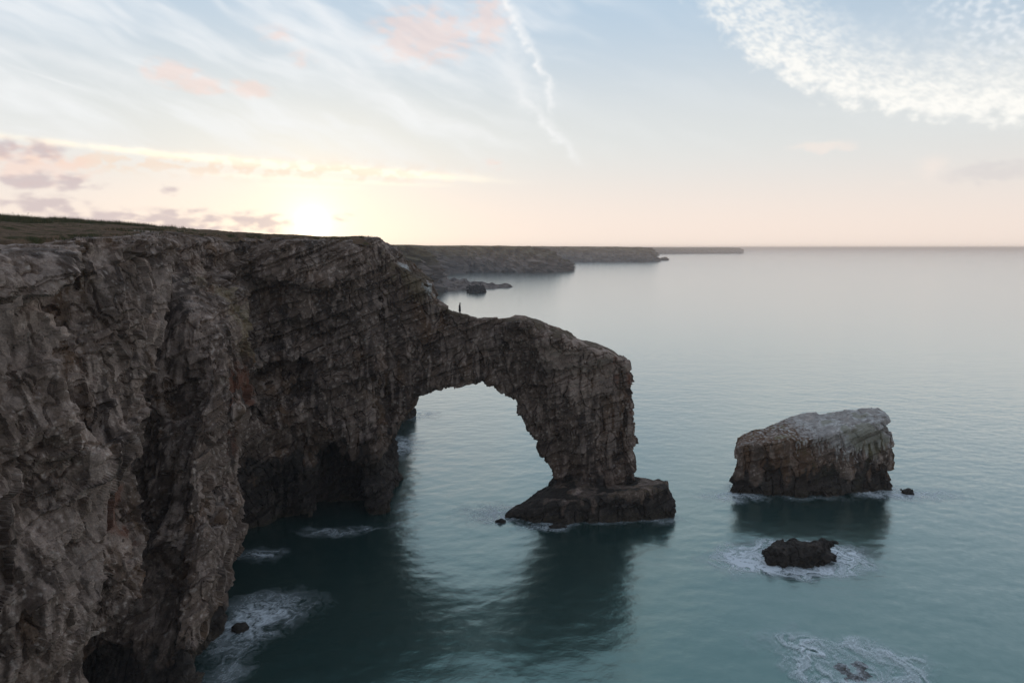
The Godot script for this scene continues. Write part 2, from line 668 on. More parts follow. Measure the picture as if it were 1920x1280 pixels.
func bed_block(s: float, u: float, high: float, wide: float, salt: float) -> Vector2:
	# beds cut by joints: every block stands out and tips by its own amount; x is the offset, y the tone of the block
	var i := floorf(s / high)
	var fs := s / high - i
	var r := hash1(i + salt)
	var uu := u / (wide * (0.65 + 0.7 * r)) + r * 7.0
	var k := floorf(uu)
	var fu := uu - k
	var a := hash1(k * 17.3 + i * 5.1 + salt)
	var b := hash1(a * 91.7 + 3.0)
	var c := hash1(b * 57.1 + 1.0)
	return Vector2((a - 0.5) + (b - 0.5) * (fu - 0.5) * 1.3 + (c - 0.7) * (fs - 0.5) * 1.1, c)


func rock_bulk(p: Vector3, amount: float) -> float:
	# large irregularity: swells, overhanging tiers of beds and leaning joint-bounded blocks
	var a := n_mid.get_noise_3d(p.x * 0.7, p.y * 0.4, p.z * 0.7)
	var w := n_low.get_noise_3dv(p * 1.6)
	var s := p.dot(BED) + w * 2.2
	var u := p.x * 0.72 + p.z * 0.70 + p.y * 0.38 - w * 2.0
	var b := 0.0
	var c := 0.0
	if p.x < -33.0 and p.z + 0.55 * p.y > -74.0:
		# tall slabs on the near wall
		b = clampf(bed_block(s, u, 15.0, 5.0, 3.0).x * 3.0, -1.7, 1.7)
		c = bed_block(s, u + 3.0, 9.0, 2.4, 31.0).x * 1.25
		a *= 0.6
	else:
		b = clampf(bed_block(s, u, 8.0, 6.0, 3.0).x * 2.9, -1.7, 1.7)
		c = bed_block(s, u + 3.0, 3.2, 3.0, 31.0).x * 1.1
	return (a * 0.7 + b + c) * amount


func rock_push(p: Vector3, n: Vector3) -> float:
	return rock(p, n, 0).a


func rock_surface(p: Vector3, n: Vector3) -> Color:
	return rock(p, n, 0)


func stack_surface(p: Vector3, n: Vector3) -> Color:
	return rock(p, n, 1)


func rock(p: Vector3, n: Vector3, kind: int) -> Color:
	# colour of the rock, and in the last value how far it stands out
	var w := n_mid.get_noise_3dv(p * 1.1)
	var bed := p.dot(BED) + w * 0.3
	var u := p.x * 0.72 + p.z * 0.70 + p.y * 0.38 + w * 0.3
	var f := n_fine.get_noise_3dv(p)
	var m := n_mid.get_noise_3d(p.x * 1.3 + 50.0, p.y * 0.6, p.z * 1.3)
	var b1: Vector2
	var b2: Vector2
	var b3: Vector2
	var h := 0.0
	if p.x < -34.0 and m * 3.0 + p.z * 0.05 > -4.1:
		# the near wall: fluted, jointed more than bedded
		b1 = bed_block(bed, u, 5.5, 1.7, 7.0)
		b2 = bed_block(bed + f * 0.12, u + f * 0.12, 1.7, 0.65, 71.0)
		b3 = bed_block(bed, u, 0.55, 0.8, 23.0)
		h = b1.x * 0.95 + b2.x * 0.36 + b3.x * 0.14
	else:
		b1 = bed_block(bed, u, 2.1, 3.2, 7.0)
		b2 = bed_block(bed + f * 0.08, u + f * 0.1, 0.75, 1.3, 71.0)
		b3 = bed_block(bed, u, 0.28, 0.9, 23.0)
		h = b1.x * 0.9 + b2.x * 0.32 + b3.x * 0.09
		# some beds are weaker and weather back
		h -= 0.45 * smoothstep(0.62, 0.9, hash1(floorf(bed / 0.75) + 11.0))
		if p.x > -16.0:
			h *= 0.92
	h += f * 0.10 - 0.45 * smoothstep(0.2, 0.02, absf(m) * 3.0)
	h *= 1.0 - 0.7 * clampf(n.y, 0.0, 1.0)
	# colour
	var t := n_tint.get_noise_3d(p.x, p.y * 0.5, p.z)
	var s := n_speck.get_noise_3dv(p)
	var wash := n_streak.get_noise_3d(p.x * 14.0, p.y * 2.2, p.z * 14.0)
	var c := Vector3(0.215, 0.160, 0.130)
	c = mixv(c, Vector3(0.195, 0.124, 0.082), smoothstep(-0.1, 0.45, t))
	c = mixv(c, Vector3(0.085, 0.062, 0.052), smoothstep(0.0, 0.4, m + t * 0.4) * 0.85)
	# paler panels on the near wall and the arch leg
	var pale := 0.0
	if kind == 0:
		pale = maxf(maxf(1.0 - p.distance_to(Vector3(-37.0, 36.0, -74.5)) / 8.0, 1.0 - p.distance_to(Vector3(-37.0, 39.0, -51.0)) / 7.0), maxf(1.0 - p.distance_to(Vector3(-36.5, 20.0, -55.5)) / 8.0, 1.0 - p.distance_to(Vector3(12.0, 25.0, -109.0)) / 11.0))
		pale = clampf(pale, 0.0, 0.6) + (0.12 if p.x < -34.0 and p.z > -80.0 else 0.0)
	c = mixv(c, Vector3(0.46, 0.365, 0.315), smoothstep(0.05, 0.45, wash + t * 0.35 + pale * 0.9) * 0.8)
	c = mixv(c, Vector3(0.50, 0.44, 0.40), smoothstep(0.40, 0.75, s + f * 0.4) * 0.7)
	c *= Vector3(1.20, 1.11, 1.05) * (0.62 + 0.36 * b1.y + 0.24 * b2.y + 0.16 * b3.y) * (1.0 + f * 0.35 + s * 0.18)
	if kind == 0:
		var rust := maxf(maxf(1.0 - p.distance_to(Vector3(-35.5, 25.0, -86.0)) / 7.5, 1.0 - p.distance_to(Vector3(20.0, 21.5, -110.0)) / 5.0), 1.0 - p.distance_to(Vector3(-36.5, 19.5, -60.0)) / 5.0)
		rust = maxf(rust, 0.85 - p.distance_to(Vector3(19.0, 25.0, -110.0)) / 3.2)
		c = mixv(c, Vector3(0.24, 0.085, 0.045), smoothstep(0.15, 0.7, rust + m * 0.7 + wash * 0.8 + f * 0.3 - 0.12) * 0.8)
		var ochre := maxf(1.0 - p.distance_to(Vector3(-17.0, 40.0, -113.0)) / 7.0, 0.8 - p.distance_to(Vector3(-36.0, 33.0, -92.0)) / 14.0)
		c = mixv(c, Vector3(0.25, 0.185, 0.085), smoothstep(0.15, 0.75, ochre + t * 0.6 + wash * 0.6 + f * 0.4 - 0.1) * 0.6)
		var guano := maxf(1.0 - p.distance_to(Vector3(-17.0, 41.5, -118.0)) / 3.2, 1.0 - p.distance_to(Vector3(-13.2, 38.0, -116.0)) / 2.6)
		if guano > -0.5:
			c = mixv(c, Vector3(0.66, 0.62, 0.58), smoothstep(0.15, 0.4, guano + s * 0.35 + f * 0.2))
		# thin worn soil and lichen on the back of the arch
		if p.z < -105.0 and p.x > -20.0 and n.y > 0.55:
			c = mixv(c, Vector3(0.18, 0.125, 0.08), smoothstep(-0.2, 0.2, m + s * 0.3))
	else:
		# bird droppings over the top and down the landward face of the stack
		var drip := n_streak.get_noise_3d(p.x * 30.0, p.y * 2.0, p.z * 30.0)
		var top := p.y - (8.2 + (p.x - 39.5) * 0.165) + smoothstep(50.0, 60.0, p.x) * 4.6
		var white := smoothstep(-0.2, 1.6, top + drip * 5.0 + s * 0.5 - (1.0 - smoothstep(46.0, 55.0, p.x)) * 1.1)
		c = mixv(c, Vector3(0.25, 0.135, 0.075), smoothstep(-0.15, 0.3, m + 0.25) * (1.0 - smoothstep(50.0, 60.0, p.x)) * 0.8)
		c = mixv(c, Vector3(0.80, 0.74, 0.70) * (1.0 + f * 0.35), white * (0.55 + 0.35 * smoothstep(-0.2, 0.3, m + f * 0.5)))
		c = mixv(c, Vector3(0.25, 0.22, 0.09), smoothstep(0.25, 0.5, m + smoothstep(5.0, 0.0, p.distance_to(Vector3(63.0, 11.0, -118.0))) * 0.5) * 0.5)
	# black tar lichen and weed, patchy at the tide line; darker higher by the caves
	if p.y < 15.0:
		var tide := 4.2 + (6.0 if p.z < -92.0 and p.x < -18.0 else 0.0) + m * 4.0 + s * 0.8 + wash * 2.0
		c = mixv(c, Vector3(0.048, 0.039, 0.034) * (1.0 + f * 0.5), smoothstep(0.9, -0.9, p.y - tide) * 0.85)
		var weed := 0.9 + m * 1.2 + s * 0.4
		c = mixv(c, Vector3(0.095, 0.070, 0.048) * (1.0 + s * 0.5), smoothstep(0.4, -0.4, p.y - weed) * 0.7)
	return Color(maxf(c.x, 0.012), maxf(c.y, 0.011), maxf(c.z, 0.01), h)


func make_plans() -> void:
	plan_main = outline(PackedVector2Array([
		Vector2(-42, 30), Vector2(-42, -50), Vector2(-42.5, -78), Vector2(-43, -88), Vector2(-42, -100), Vector2(-38, -106.5), Vector2(-28, -108.3), Vector2(-21.2, -108.8),
		Vector2(-20.2, -113), Vector2(-21.5, -126), Vector2(-26.5, -139), Vector2(-30, -164), Vector2(-26.5, -176), Vector2(-29, -182), Vector2(-44, -190), Vector2(-60, -215), Vector2(-130, -240), Vector2(-130, 30)]), 1.0, 14.0)
	plan_wall = outline(PackedVector2Array([
		Vector2(-37.4, 30), Vector2(-36.6, -20), Vector2(-37.4, -40), Vector2(-36.8, -50), Vector2(-37.0, -56.5), Vector2(-38.0, -58.6), Vector2(-43, -60.5), Vector2(-60, -62), Vector2(-60, 30)]), 1.0, 14.0)
	plan_buttress = outline(PackedVector2Array([
		Vector2(-31.4, -63), Vector2(-33.8, -72), Vector2(-33.4, -78.5), Vector2(-36, -82), Vector2(-46, -84), Vector2(-56, -84), Vector2(-56, -66), Vector2(-40, -65.5), Vector2(-34, -64.5)]), 1.0, 14.0)
	plan_ledge = outline(PackedVector2Array([
		Vector2(-1.0, -107.6), Vector2(3, -105.8), Vector2(9, -104.6), Vector2(16, -105.4), Vector2(22, -106.2), Vector2(26.4, -107.6), Vector2(27, -112), Vector2(21, -117), Vector2(10, -118.5), Vector2(4, -115), Vector2(0.5, -110.6)]), 0.5, 6.0)
	plan_stack = outline(PackedVector2Array([
		Vector2(39.8, -118.6), Vector2(46, -118.0), Vector2(52, -117.0), Vector2(60, -118.0), Vector2(69.4, -120.0), Vector2(70.0, -125), Vector2(64, -128.5), Vector2(52, -128), Vector2(43, -124.5)]), 0.5, 6.0)
	face_arch = outline(PackedVector2Array([
		Vector2(-34, 44.2), Vector2(-22.7, 45.0), Vector2(-20.1, 42.8), Vector2(-17.6, 40.7), Vector2(-14.3, 38.2), Vector2(-12.6, 34.7), Vector2(-8.9, 33.2), Vector2(-5.3, 32.0), Vector2(-1.8, 32.5),
		Vector2(3.6, 31.5), Vector2(8.9, 29.8), Vector2(12.5, 28.1), Vector2(17.0, 26.2), Vector2(19.4, 25.0), Vector2(20.0, 22.0), Vector2(20.4, 17.5), Vector2(21.2, 9.1), Vector2(22.0, 3.6), Vector2(22.0, -1.0),
		Vector2(7.4, -1.0), Vector2(7.4, 3.9), Vector2(7.2, 5.2), Vector2(5.0, 7.7), Vector2(2.3, 13.8), Vector2(0.5, 16.6), Vector2(-2.3, 18.9), Vector2(-6.3, 21.9), Vector2(-9.9, 20.7), Vector2(-14.4, 19.6),
		Vector2(-17.1, 18.7), Vector2(-19.9, 13.8), Vector2(-21.6, 8.2), Vector2(-22.5, -2.1), Vector2(-34, -2)]), 0.5, 8.0)
	face_cave = outline(PackedVector2Array([
		Vector2(-33.5, -6), Vector2(-33, 4), Vector2(-31.6, 9), Vector2(-30.0, 11.5), Vector2(-28.2, 8.8), Vector2(-25.6, 3.5), Vector2(-24.0, -6)]), 0.5, 6.0)


func ground_height(x: float, z: float) -> float:
	var h := 43.5 + 1.9 * smoothstep(-46.0, -88.0, z) + 0.058 * clampf(-37.0 - x, 0.0, 45.0)
	h += n_low.get_noise_2d(x * 1.2, z * 1.2) * 0.5 - 2.0 * smoothstep(-150.0, -220.0, z)
	return h


func cliff_field(p: Vector3) -> float:
	var wx := n_low.get_noise_3d(p.x, p.y, p.z) * 2.2
	var wz := n_low.get_noise_3d(p.x + 80.0, p.y, p.z) * 2.2
	var top := p.y - ground_height(p.x, p.z)
	var up := p.y - 8.0
	var a := look(plan_wall, p.x + wx, p.z + 0.6 * up + wz)
	var b := look(plan_buttress, p.x + wx * 0.7 + 0.06 * up, p.z + 0.52 * up + wz * 0.7)
	b = smax(b, (p.y - 36.5 - wx) * 0.8 + (p.x + 38.0) * 0.45, 2.0)
	var m := look(plan_main, p.x + wx * 0.6 + 0.14 * maxf(0.0, p.y - 22.0) * smoothstep(-34.0, -26.0, p.x), p.z + wz * 0.6)
	m += 0.8 - 1.5 * smoothstep(36.2, 37.0, p.y + 0.12 * (p.x + 22.0)) * smoothstep(-42.0, -36.0, p.x) * smoothstep(-20.5, -25.0, p.x)
	m += 0.05 * (p.y - 20.0) * smoothstep(-100.0, -106.0, p.z)
	var d := smin(smin(a, b, 1.5), m, 1.2)
	if d > 9.0 or (d < -14.0 and top < -14.0):
		return maxf(d, top)
	# sea caves
	var cave := maxf(look(face_cave, p.x + wx * 0.3, p.y), p.z + 99.0)
	cave = maxf(cave, -113.5 - p.z)
	d = smax(d, -cave, 1.0)
	var c2 := (Vector3(p.x, p.y, p.z) - Vector3(-37.5, 1.0, -97.0)) / Vector3(5.5, 8.0, 6.5)
	d = smax(d, -(c2.length() - 1.0) * 6.0, 1.0)
	if p.x > -46.0 and d < 6.0:
		for i in hollow_at.size():
			var q := (p - hollow_at[i]) / hollow_size[i]
			var l := q.length_squared()
			if l < 4.0:
				d = smax(d, -(sqrt(l) - 1.0) * 2.2, 0.6)
	d -= rock_bulk(p, 0.95)
	return smax(d, top, 3.0)


func make_cliff() -> void:
	var net := nets(Vector3(-62, -3, -190), Vector3(-16, 50, -34), 0.65, cliff_field, 2.8)
	var o := put("cliff", refine(net, 4, rock_surface), mat_rock)
	o.set_meta("kind", "structure")


func land_edge(x: float, z: float) -> float:
	var y := ground_height(x, z)
	return minf(look(plan_main, x, z), look(plan_wall, x, z + 0.6 * (y - 8.0)))


func make_ground() -> void:
	# worn brown turf on the clifftop, running back to the far headlands
	var xs := PackedFloat32Array()
	var zs := PackedFloat32Array()
	var x := -16.0
	while x > -900.0:
		xs.append(x)
		x -= 0.5 if x > -80.0 else (0.5 + (-80.0 - x) * 0.1)
	var z := 20.0
	while z > -190.0:
		zs.append(z)
		z -= 0.5 if z < -30.0 else 2.0
	var v := PackedVector3Array()
	var c := PackedColorArray()
	var ids := {}
	var ix := PackedInt32Array()
	for j in zs.size():
		for i in xs.size():
			var px := xs[i]
			var pz := zs[j]
			var e := land_edge(px, pz) + n_mid.get_noise_2d(px * 2.0, pz * 2.0) * 1.6 + 2.6
			if e > 0.0:
				continue
			var lift := -0.9 + 1.3 * smoothstep(0.0, -3.5, e) + n_mid.get_noise_2d(px * 3.0, pz * 3.0) * 0.12
			ids[j * xs.size() + i] = v.size()
			v.append(Vector3(px, ground_height(px, pz) + lift, pz))
			var a := n_mid.get_noise_2d(px * 1.3, pz * 2.6)
			var b := n_fine.get_noise_2d(px * 1.5, pz * 1.5)
			var g := smoothstep(0.0, 0.35, a + b * 0.3 + smoothstep(-54.0, -64.0, px) * 0.5 - 0.22)
			var k := mixv(Vector3(0.27, 0.175, 0.115), Vector3(0.16, 0.108, 0.075), b + 0.4)
			k = mixv(k, Vector3(0.07, 0.072, 0.028), g)
			c.append(Color(k.x, k.y, k.z))
	for j in zs.size() - 1:
		for i in xs.size() - 1:
			var q := j * xs.size() + i
			if ids.has(q) and ids.has(q + 1) and ids.has(q + xs.size()) and ids.has(q + xs.size() + 1):
				ix.append_array([ids[q], ids[q + xs.size()], ids[q + 1], ids[q + 1], ids[q + xs.size()], ids[q + xs.size() + 1]])
	var o := put("ground", array_mesh(v, c, ix), mat_ground)
	o.set_meta("kind", "structure")


func arch_field(p: Vector3) -> float:
	var wx := n_low.get_noise_3d(p.x * 1.5, p.y * 1.5, p.z * 1.5) * 1.3
	var d := look(face_arch, p.x + wx * 0.5, p.y - wx * 0.4)
	var root := smoothstep(-9.0, -18.0, p.x)
	var mid := lerpf(-114.6, -117.0, root)
	var half := lerpf(5.6, 8.6, root) - 0.9 * smoothstep(20.0, 32.0, p.y) * (1.0 - root)
	d = smax(d, absf(p.z - mid - wx * 0.6) - half, 2.2)
	# the inner side of the leg is cut back behind a slanting edge
	var r := p - Vector3(4.5, 31.0, -109.2)
	d = smax(d, minf(r.dot(Vector3(-0.68, -0.31, 0.664)), p.z + 115.0), 0.7)
	var r2 := p - Vector3(-8.0, 27.0, -109.6)
	d = smax(d, minf(r2.dot(Vector3(0.02, -0.55, 0.835)), minf(p.z + 112.0, p.x + 17.0)), 0.8)
	d -= rock_bulk(p, 0.36 - 0.2 * smoothstep(2.0, 10.0, p.x))
	return d


func ledge_field(p: Vector3) -> float:
	var d := look(plan_ledge, p.x, p.z) + 0.15 * (p.y - 1.0)
	var top := 0.4 + 3.4 * smoothstep(-2.0, 12.0, p.x) + 0.8 * smoothstep(12.0, 25.0, p.x) + 0.05 * (p.z + 112.0)
	d = smax(d, p.y - top, 0.6)
	return d - rock_bulk(p, 0.28)


func make_arch() -> void:
	var t := thing("natural_arch", "tall grey limestone sea arch with one leg standing in the water", "rock arch")
	var net := nets(Vector3(-30, -2.5, -128), Vector3(24.5, 48, -105), 0.5, arch_field, 1.2)
	put("arch_span", refine(net, 4, rock_surface), mat_rock, t)
	var net2 := nets(Vector3(-5, -2, -122), Vector3(30, 8, -102), 0.4, ledge_field, 0.9)
	put("base_ledge", refine(net2, 3, rock_surface), mat_rock, t)


func stack_field(p: Vector3) -> float:
	var w := n_low.get_noise_3dv(p * 2.0) * 0.9
	var d := look(plan_stack, p.x + w * 0.6 + 0.10 * (p.y - 5.0) * smoothstep(52.0, 62.0, p.x), p.z + w * 0.6 + 0.05 * (p.y - 4.0))
	var top := 8.8 + (p.x - 39.5) * 0.165 - 0.10 * (p.z + 122.0)
	d = smax(d, (p.y - top) * 0.97, 0.5)
	var skirt := maxf(look(plan_stack, p.x, p.z) - 0.3, p.y - 1.2 - 0.5 * n_mid.get_noise_2d(p.x, p.z))
	d = smin(d, skirt, 0.4)
	return d - rock_bulk(p, 0.14)


func make_stack() -> void:
	var net := nets(Vector3(35, -2, -133), Vector3(74, 18, -112), 0.4, stack_field, 0.9)
	var o := put("sea_stack", refine(net, 3, stack_surface), mat_rock)
	tag(o, "flat-topped sea stack whitened by bird droppings, standing alone beyond the arch", "sea stack")


func largest(net: Array) -> Array:
	# only the biggest connected piece of a net
	var verts: PackedVector3Array = net[0]
	var quads: PackedInt32Array = net[2]
	var tag_ := PackedInt32Array(range(verts.size()))
	var changed := true
	while changed:
		changed = false
		for i in range(0, quads.size(), 4):
			var low := mini(mini(tag_[quads[i]], tag_[quads[i + 1]]), mini(tag_[quads[i + 2]], tag_[quads[i + 3]]))
			for k in 4:
				if tag_[quads[i + k]] != low:
					tag_[quads[i + k]] = low
					changed = true
	var counts := {}
	for i in range(0, quads.size(), 4):
		counts[tag_[quads[i]]] = counts.get(tag_[quads[i]], 0) + 1
	var best := -1
	for k in counts:
		if best < 0 or counts[k] > counts[best]:
			best = k
	var kept := PackedInt32Array()
	for i in range(0, quads.size(), 4):
		if tag_[quads[i]] == best:
			kept.append_array(quads.slice(i, i + 4))
	return [verts, net[1], kept]


func boulder(called: String, label: String, centre: Vector3, size: Vector3, turn: float, cell: float, cuts: int, group: String = "") -> void:
	var field := func(p: Vector3) -> float:
		var r := (p - centre).rotated(Vector3.UP, -turn)
		var q := r / size
		var d := (q.length() - 1.0) * minf(size.x, minf(size.y, size.z))
		d = maxf(d, absf(r.y) - size.y * 0.8)
		return d - n_mid.get_noise_3dv(p * 2.4) * size.y * 0.45 - bed_block(p.dot(BED), p.x * 0.8 + p.z * 0.5, size.y * 0.45, size.y * 0.8, 5.0).x * size.y * 0.3
	var reach := Vector3.ONE * (maxf(size.x, size.z) * 1.35) + Vector3(0.5, 0.5, 0.5)
	reach.y = size.y * 1.6 + 0.4
	var lo := centre - reach
	lo.y = maxf(lo.y, -0.8)
	var surface := func(p: Vector3, n: Vector3) -> Color:
		var c := rock(p, n, 0)
		var weed := mixv(Vector3(c.r, c.g, c.b), Vector3(0.055, 0.043, 0.036) * (1.0 + n_speck.get_noise_3dv(p) * 0.8), 0.8 if centre.z > -300.0 else 0.2)
		c = Color(weed.x, weed.y, weed.z, c.a)
		c.a = clampf(c.a, -0.4, 0.4) * minf(size.y * 0.6, 0.9)
		return c
	var o := put(called, refine(largest(nets(lo, centre + reach, cell, field, size.y * 0.4)), cuts, surface), mat_rock)
	tag(o, label, "rock", group)


func make_rocks() -> void:
	boulder("sea_rock", "low jagged black rock ringed with white foam in front of the sea stack", Vector3(41.0, 0.6, -92.0), Vector3(5.6, 2.3, 2.3), 0.12, 0.25, 3)
	boulder("sea_rock", "small dark rock breaking the surface beside the white-topped sea stack", Vector3(71.6, 0.1, -118.6), Vector3(1.3, 0.7, 1.1), 0.5, 0.2, 2)
	boulder("sea_rock", "tiny dark rock in the wash off the tip of the arch's base ledge", Vector3(-1.9, 0.05, -105.4), Vector3(0.9, 0.55, 0.6), 0.0, 0.15, 2)
	boulder("sea_rock", "small black rock in foam against the front of the arch's base ledge", Vector3(7.2, 0.1, -103.4), Vector3(1.4, 0.8, 0.8), 0.2, 0.2, 2)
	boulder("sea_rock", "rounded dark rock in bright foam at the foot of the near cliff", Vector3(-31.6, 0.1, -74.0), Vector3(1.2, 0.7, 0.9), 0.4, 0.2, 2)
	boulder("sea_rock", "brown rock just awash under swirling foam in open water", Vector3(36.2, -0.24, -66.5), Vector3(3.2, 0.30, 1.8), 0.1, 0.25, 2)
	boulder("sea_rock", "small flat-topped rock off the end of the distant low spur", Vector3(-36.0, 0.0, -677.0), Vector3(9.6, 8.2, 8.0), 0.0, 1.2, 2)
	boulder("sea_rock", "small pointed rock off the second distant headland", Vector3(525.0, -2.0, -2380.0), Vector3(17.0, 13.0, 12.0), 0.0, 2.0, 1)
	var spur := func(p: Vector3) -> float:
		var a := Vector2(-110, -700)
		var b := Vector2(-4, -770)
		var d := b - a
		var q := Vector2(p.x, p.z) - a
		var t := clampf(q.dot(d) / d.length_squared(), 0.0, 1.0)
		var off := (q - d * t).length()
		var top := lerpf(17.0, 2.5, t) + n_mid.get_noise_2d(p.x * 0.4, p.z * 0.4) * 5.0 * (1.0 - 0.6 * t)
		return maxf((p.y - top + off * 0.42), off - lerpf(34.0, 7.0, t)) * 0.8 - n_mid.get_noise_3dv(p * 0.5) * 1.6
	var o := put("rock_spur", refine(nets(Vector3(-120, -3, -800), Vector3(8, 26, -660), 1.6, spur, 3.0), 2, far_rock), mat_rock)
	tag(o, "low ragged rock spur running out from the distant cliffs behind the arch", "rock spur")


# ---------------------------------------------------------------- far coast

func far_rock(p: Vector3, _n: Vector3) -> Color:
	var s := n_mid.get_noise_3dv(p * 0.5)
	var c := mixv(Vector3(0.40, 0.31, 0.265), Vector3(0.19, 0.145, 0.125), smoothstep(-0.2, 0.4, s))  # paler than the near rock: some distance haze is put into the colour
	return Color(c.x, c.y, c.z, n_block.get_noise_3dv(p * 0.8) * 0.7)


func coast(called: String, pts: PackedVector2Array, heights: PackedFloat32Array, reach: float, step: float) -> void:
	# a line of cliffs: the points run with the sea on the right-hand side
	var curve := Curve2D.new()
	for p in pts:
		curve.add_point(p)
	var long := curve.get_baked_length()
	var marks := PackedFloat32Array()
	for p in pts:
		marks.append(curve.get_closest_offset(p))
	var n := int(long / step)
	var rows := 30
	var v := PackedVector3Array()
	var c := PackedColorArray()
	var ix := PackedInt32Array()
	for i in n + 1:
		var s := long * i / n
		var p := curve.sample_baked(s)
		var tall := heights[heights.size() - 1]
		for k in pts.size() - 1:
			if s >= marks[k] and s <= marks[k + 1]:
				tall = lerpf(heights[k], heights[k + 1], (s - marks[k]) / maxf(marks[k + 1] - marks[k], 0.01))
		var q := curve.sample_baked(minf(s + step * 2.0, long))
		var q0 := curve.sample_baked(maxf(s - step * 2.0, 0.0))
		var t := (q - q0).normalized()
		var inland := Vector2(t.y, -t.x)
		for r in rows + 1:
			var k := float(r) / rows
			var y := 0.0
			var inw := 0.0
			if r <= 24:
				var kk := r / 24.0
				y = -1.5 + kk * (tall + 1.5)
				inw = kk * tall * 0.16 + pow(kk, 3.0) * tall * 0.5
			else:
				y = tall + (r - 24) * 0.35
				inw = tall * 0.66 + pow((r - 24) / 6.0, 2.0) * reach
			var w := p + inland * inw
			var amp := 1.0 - smoothstep(24.0, 26.0, float(r))
			var gully := n_ridge.get_noise_3d(w.x * 0.32, y * 0.22, w.y * 0.32) * 22.0 + n_mid.get_noise_3d(w.x * 0.3, y * 0.5, w.y * 0.3) * 8.0 + n_block.get_noise_3d(w.x * 0.5, y * 0.6, w.y * 0.5) * 2.5
			w -= inland * gully * (amp * 0.8 + 0.2 * (1.0 if r < 26 else 0.0))
			y += n_low.get_noise_2d(w.x * 0.25, w.y * 0.25) * 2.2 * k
			v.append(Vector3(w.x, y, w.y))
			var grass := smoothstep(0.42, 0.62, k + n_mid.get_noise_3d(w.x * 0.3, y * 0.3, w.y * 0.3) * 0.25)
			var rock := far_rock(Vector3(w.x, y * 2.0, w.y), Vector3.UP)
			var col := mixv(Vector3(rock.r, rock.g, rock.b), Vector3(0.18, 0.145, 0.08) * (1.0 + n_mid.get_noise_2d(w.x * 0.5, w.y * 0.5) * 0.5), grass)  # turf colour lightened too, standing in for part of the haze
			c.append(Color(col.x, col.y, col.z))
	for i in n:
		for r in rows:
			var a := i * (rows + 1) + r
			var b := a + rows + 1
			ix.append_array([a, b, a + 1, a + 1, b, b + 1])
	var o := put(called, array_mesh(v, c, ix), mat_ground)
	o.set_meta("kind", "structure")


func make_far_coast() -> void:
	coast("headland", PackedVector2Array([Vector2(-60, -190), Vector2(-120, -300), Vector2(-170, -480), Vector2(-130, -600), Vector2(-78, -690), Vector2(-84, -740), Vector2(-112, -860), Vector2(-128, -980), Vector2(-122, -1130), Vector2(-86, -1236), Vector2(-20, -1250), Vector2(40, -1248), Vector2(78, -1268), Vector2(104, -1300), Vector2(117, -1385), Vector2(90, -1500), Vector2(-100, -1700)]), PackedFloat32Array([43, 43, 44, 45, 45, 46, 46, 47, 47, 46, 46, 45, 42, 26, 9, 30, 44]), 420.0, 4.0)
	coast("headland", PackedVector2Array([Vector2(-260, -2050), Vector2(-60, -2120), Vector2(120, -2130), Vector2(260, -2170), Vector2(420, -2190), Vector2(466, -2206), Vector2(474, -2280), Vector2(420, -2500), Vector2(0, -2800)]), PackedFloat32Array([45, 46, 47, 46, 45, 43, 42, 42, 44]), 600.0, 8.0)
	coast("headland", PackedVector2Array([Vector2(200, -4700), Vector2(800, -5000), Vector2(1200, -5030), Vector2(1500, -5150), Vector2(1700, -5190), Vector2(1752, -5215), Vector2(1740, -5300), Vector2(1500, -5600), Vector2(400, -6200)]), PackedFloat32Array([44, 44, 43, 43, 40, 44, 30, 40, 44]), 900.0, 14.0)


# ---------------------------------------------------------------- sea and foam

func spread(lo: float, a: float, b: float, hi: float, fine: float) -> PackedFloat32Array:
	var left := PackedFloat32Array()
	var s := fine
	var x := a
	while x > lo:
		s *= 1.12
		x -= s
		left.append(x)
	left.reverse()
	x = a
	while x < b:
		left.append(x)
		x += fine
	s = fine
	while x < hi:
		left.append(x)
		s *= 1.12
		x += s
	left.append(hi)
	return left


func swell(x: float, z: float) -> float:
	return n_mid.get_noise_2d(x * 1.1, z * 1.8) * 0.035 + n_low.get_noise_2d(x * 1.2, z * 2.0) * 0.05


func make_sea() -> void:
	var xs := spread(-60000.0, -60.0, 130.0, 60000.0, 0.8)
	var zs := spread(-60000.0, -260.0, -40.0, 9000.0, 0.8)
	var v := PackedVector3Array()
	var n := PackedVector3Array()
	var ix := PackedInt32Array()
	var w := xs.size()
	for z in zs:
		for x in xs:
			var far := 1.0 - smoothstep(170.0, 330.0, maxf(absf(x), absf(z)))
			v.append(Vector3(x, swell(x, z) * far, z))
			if far > 0.0:
				n.append(Vector3((swell(x - 0.4, z) - swell(x + 0.4, z)) * far, 0.8, (swell(x, z - 0.4) - swell(x, z + 0.4)) * far).normalized())
			else:
				n.append(Vector3.UP)
	for j in zs.size() - 1:
		for i in w - 1:
			var a := j * w + i
			ix.append_array([a, a + 1, a + w, a + 1, a + w + 1, a + w])
	var m := StandardMaterial3D.new()
	m.resource_name = "sea_water"
	m.albedo_color = Color(0.07, 0.17, 0.155).linear_to_srgb()
	m.metallic = 0.75
	m.roughness = 0.2
	m.metallic_specular = 0.7
	m.clearcoat_enabled = true
	m.clearcoat = 1.0
	m.clearcoat_roughness = 0.19
	m.uv1_triplanar = true
	m.uv1_world_triplanar = true
	m.uv1_scale = Vector3(1.0 / 61.0, 1.0 / 61.0, 1.0 / 47.0)
	m.normal_enabled = true
	m.normal_texture = noise_texture(2048, 0.011, 41, 5, true, 9.0, Color.BLACK, Color.WHITE)
	m.normal_scale = 0.14
	var o := put("sea", array_mesh(v, PackedColorArray(), ix, n), m)
	o.set_meta("kind", "structure")


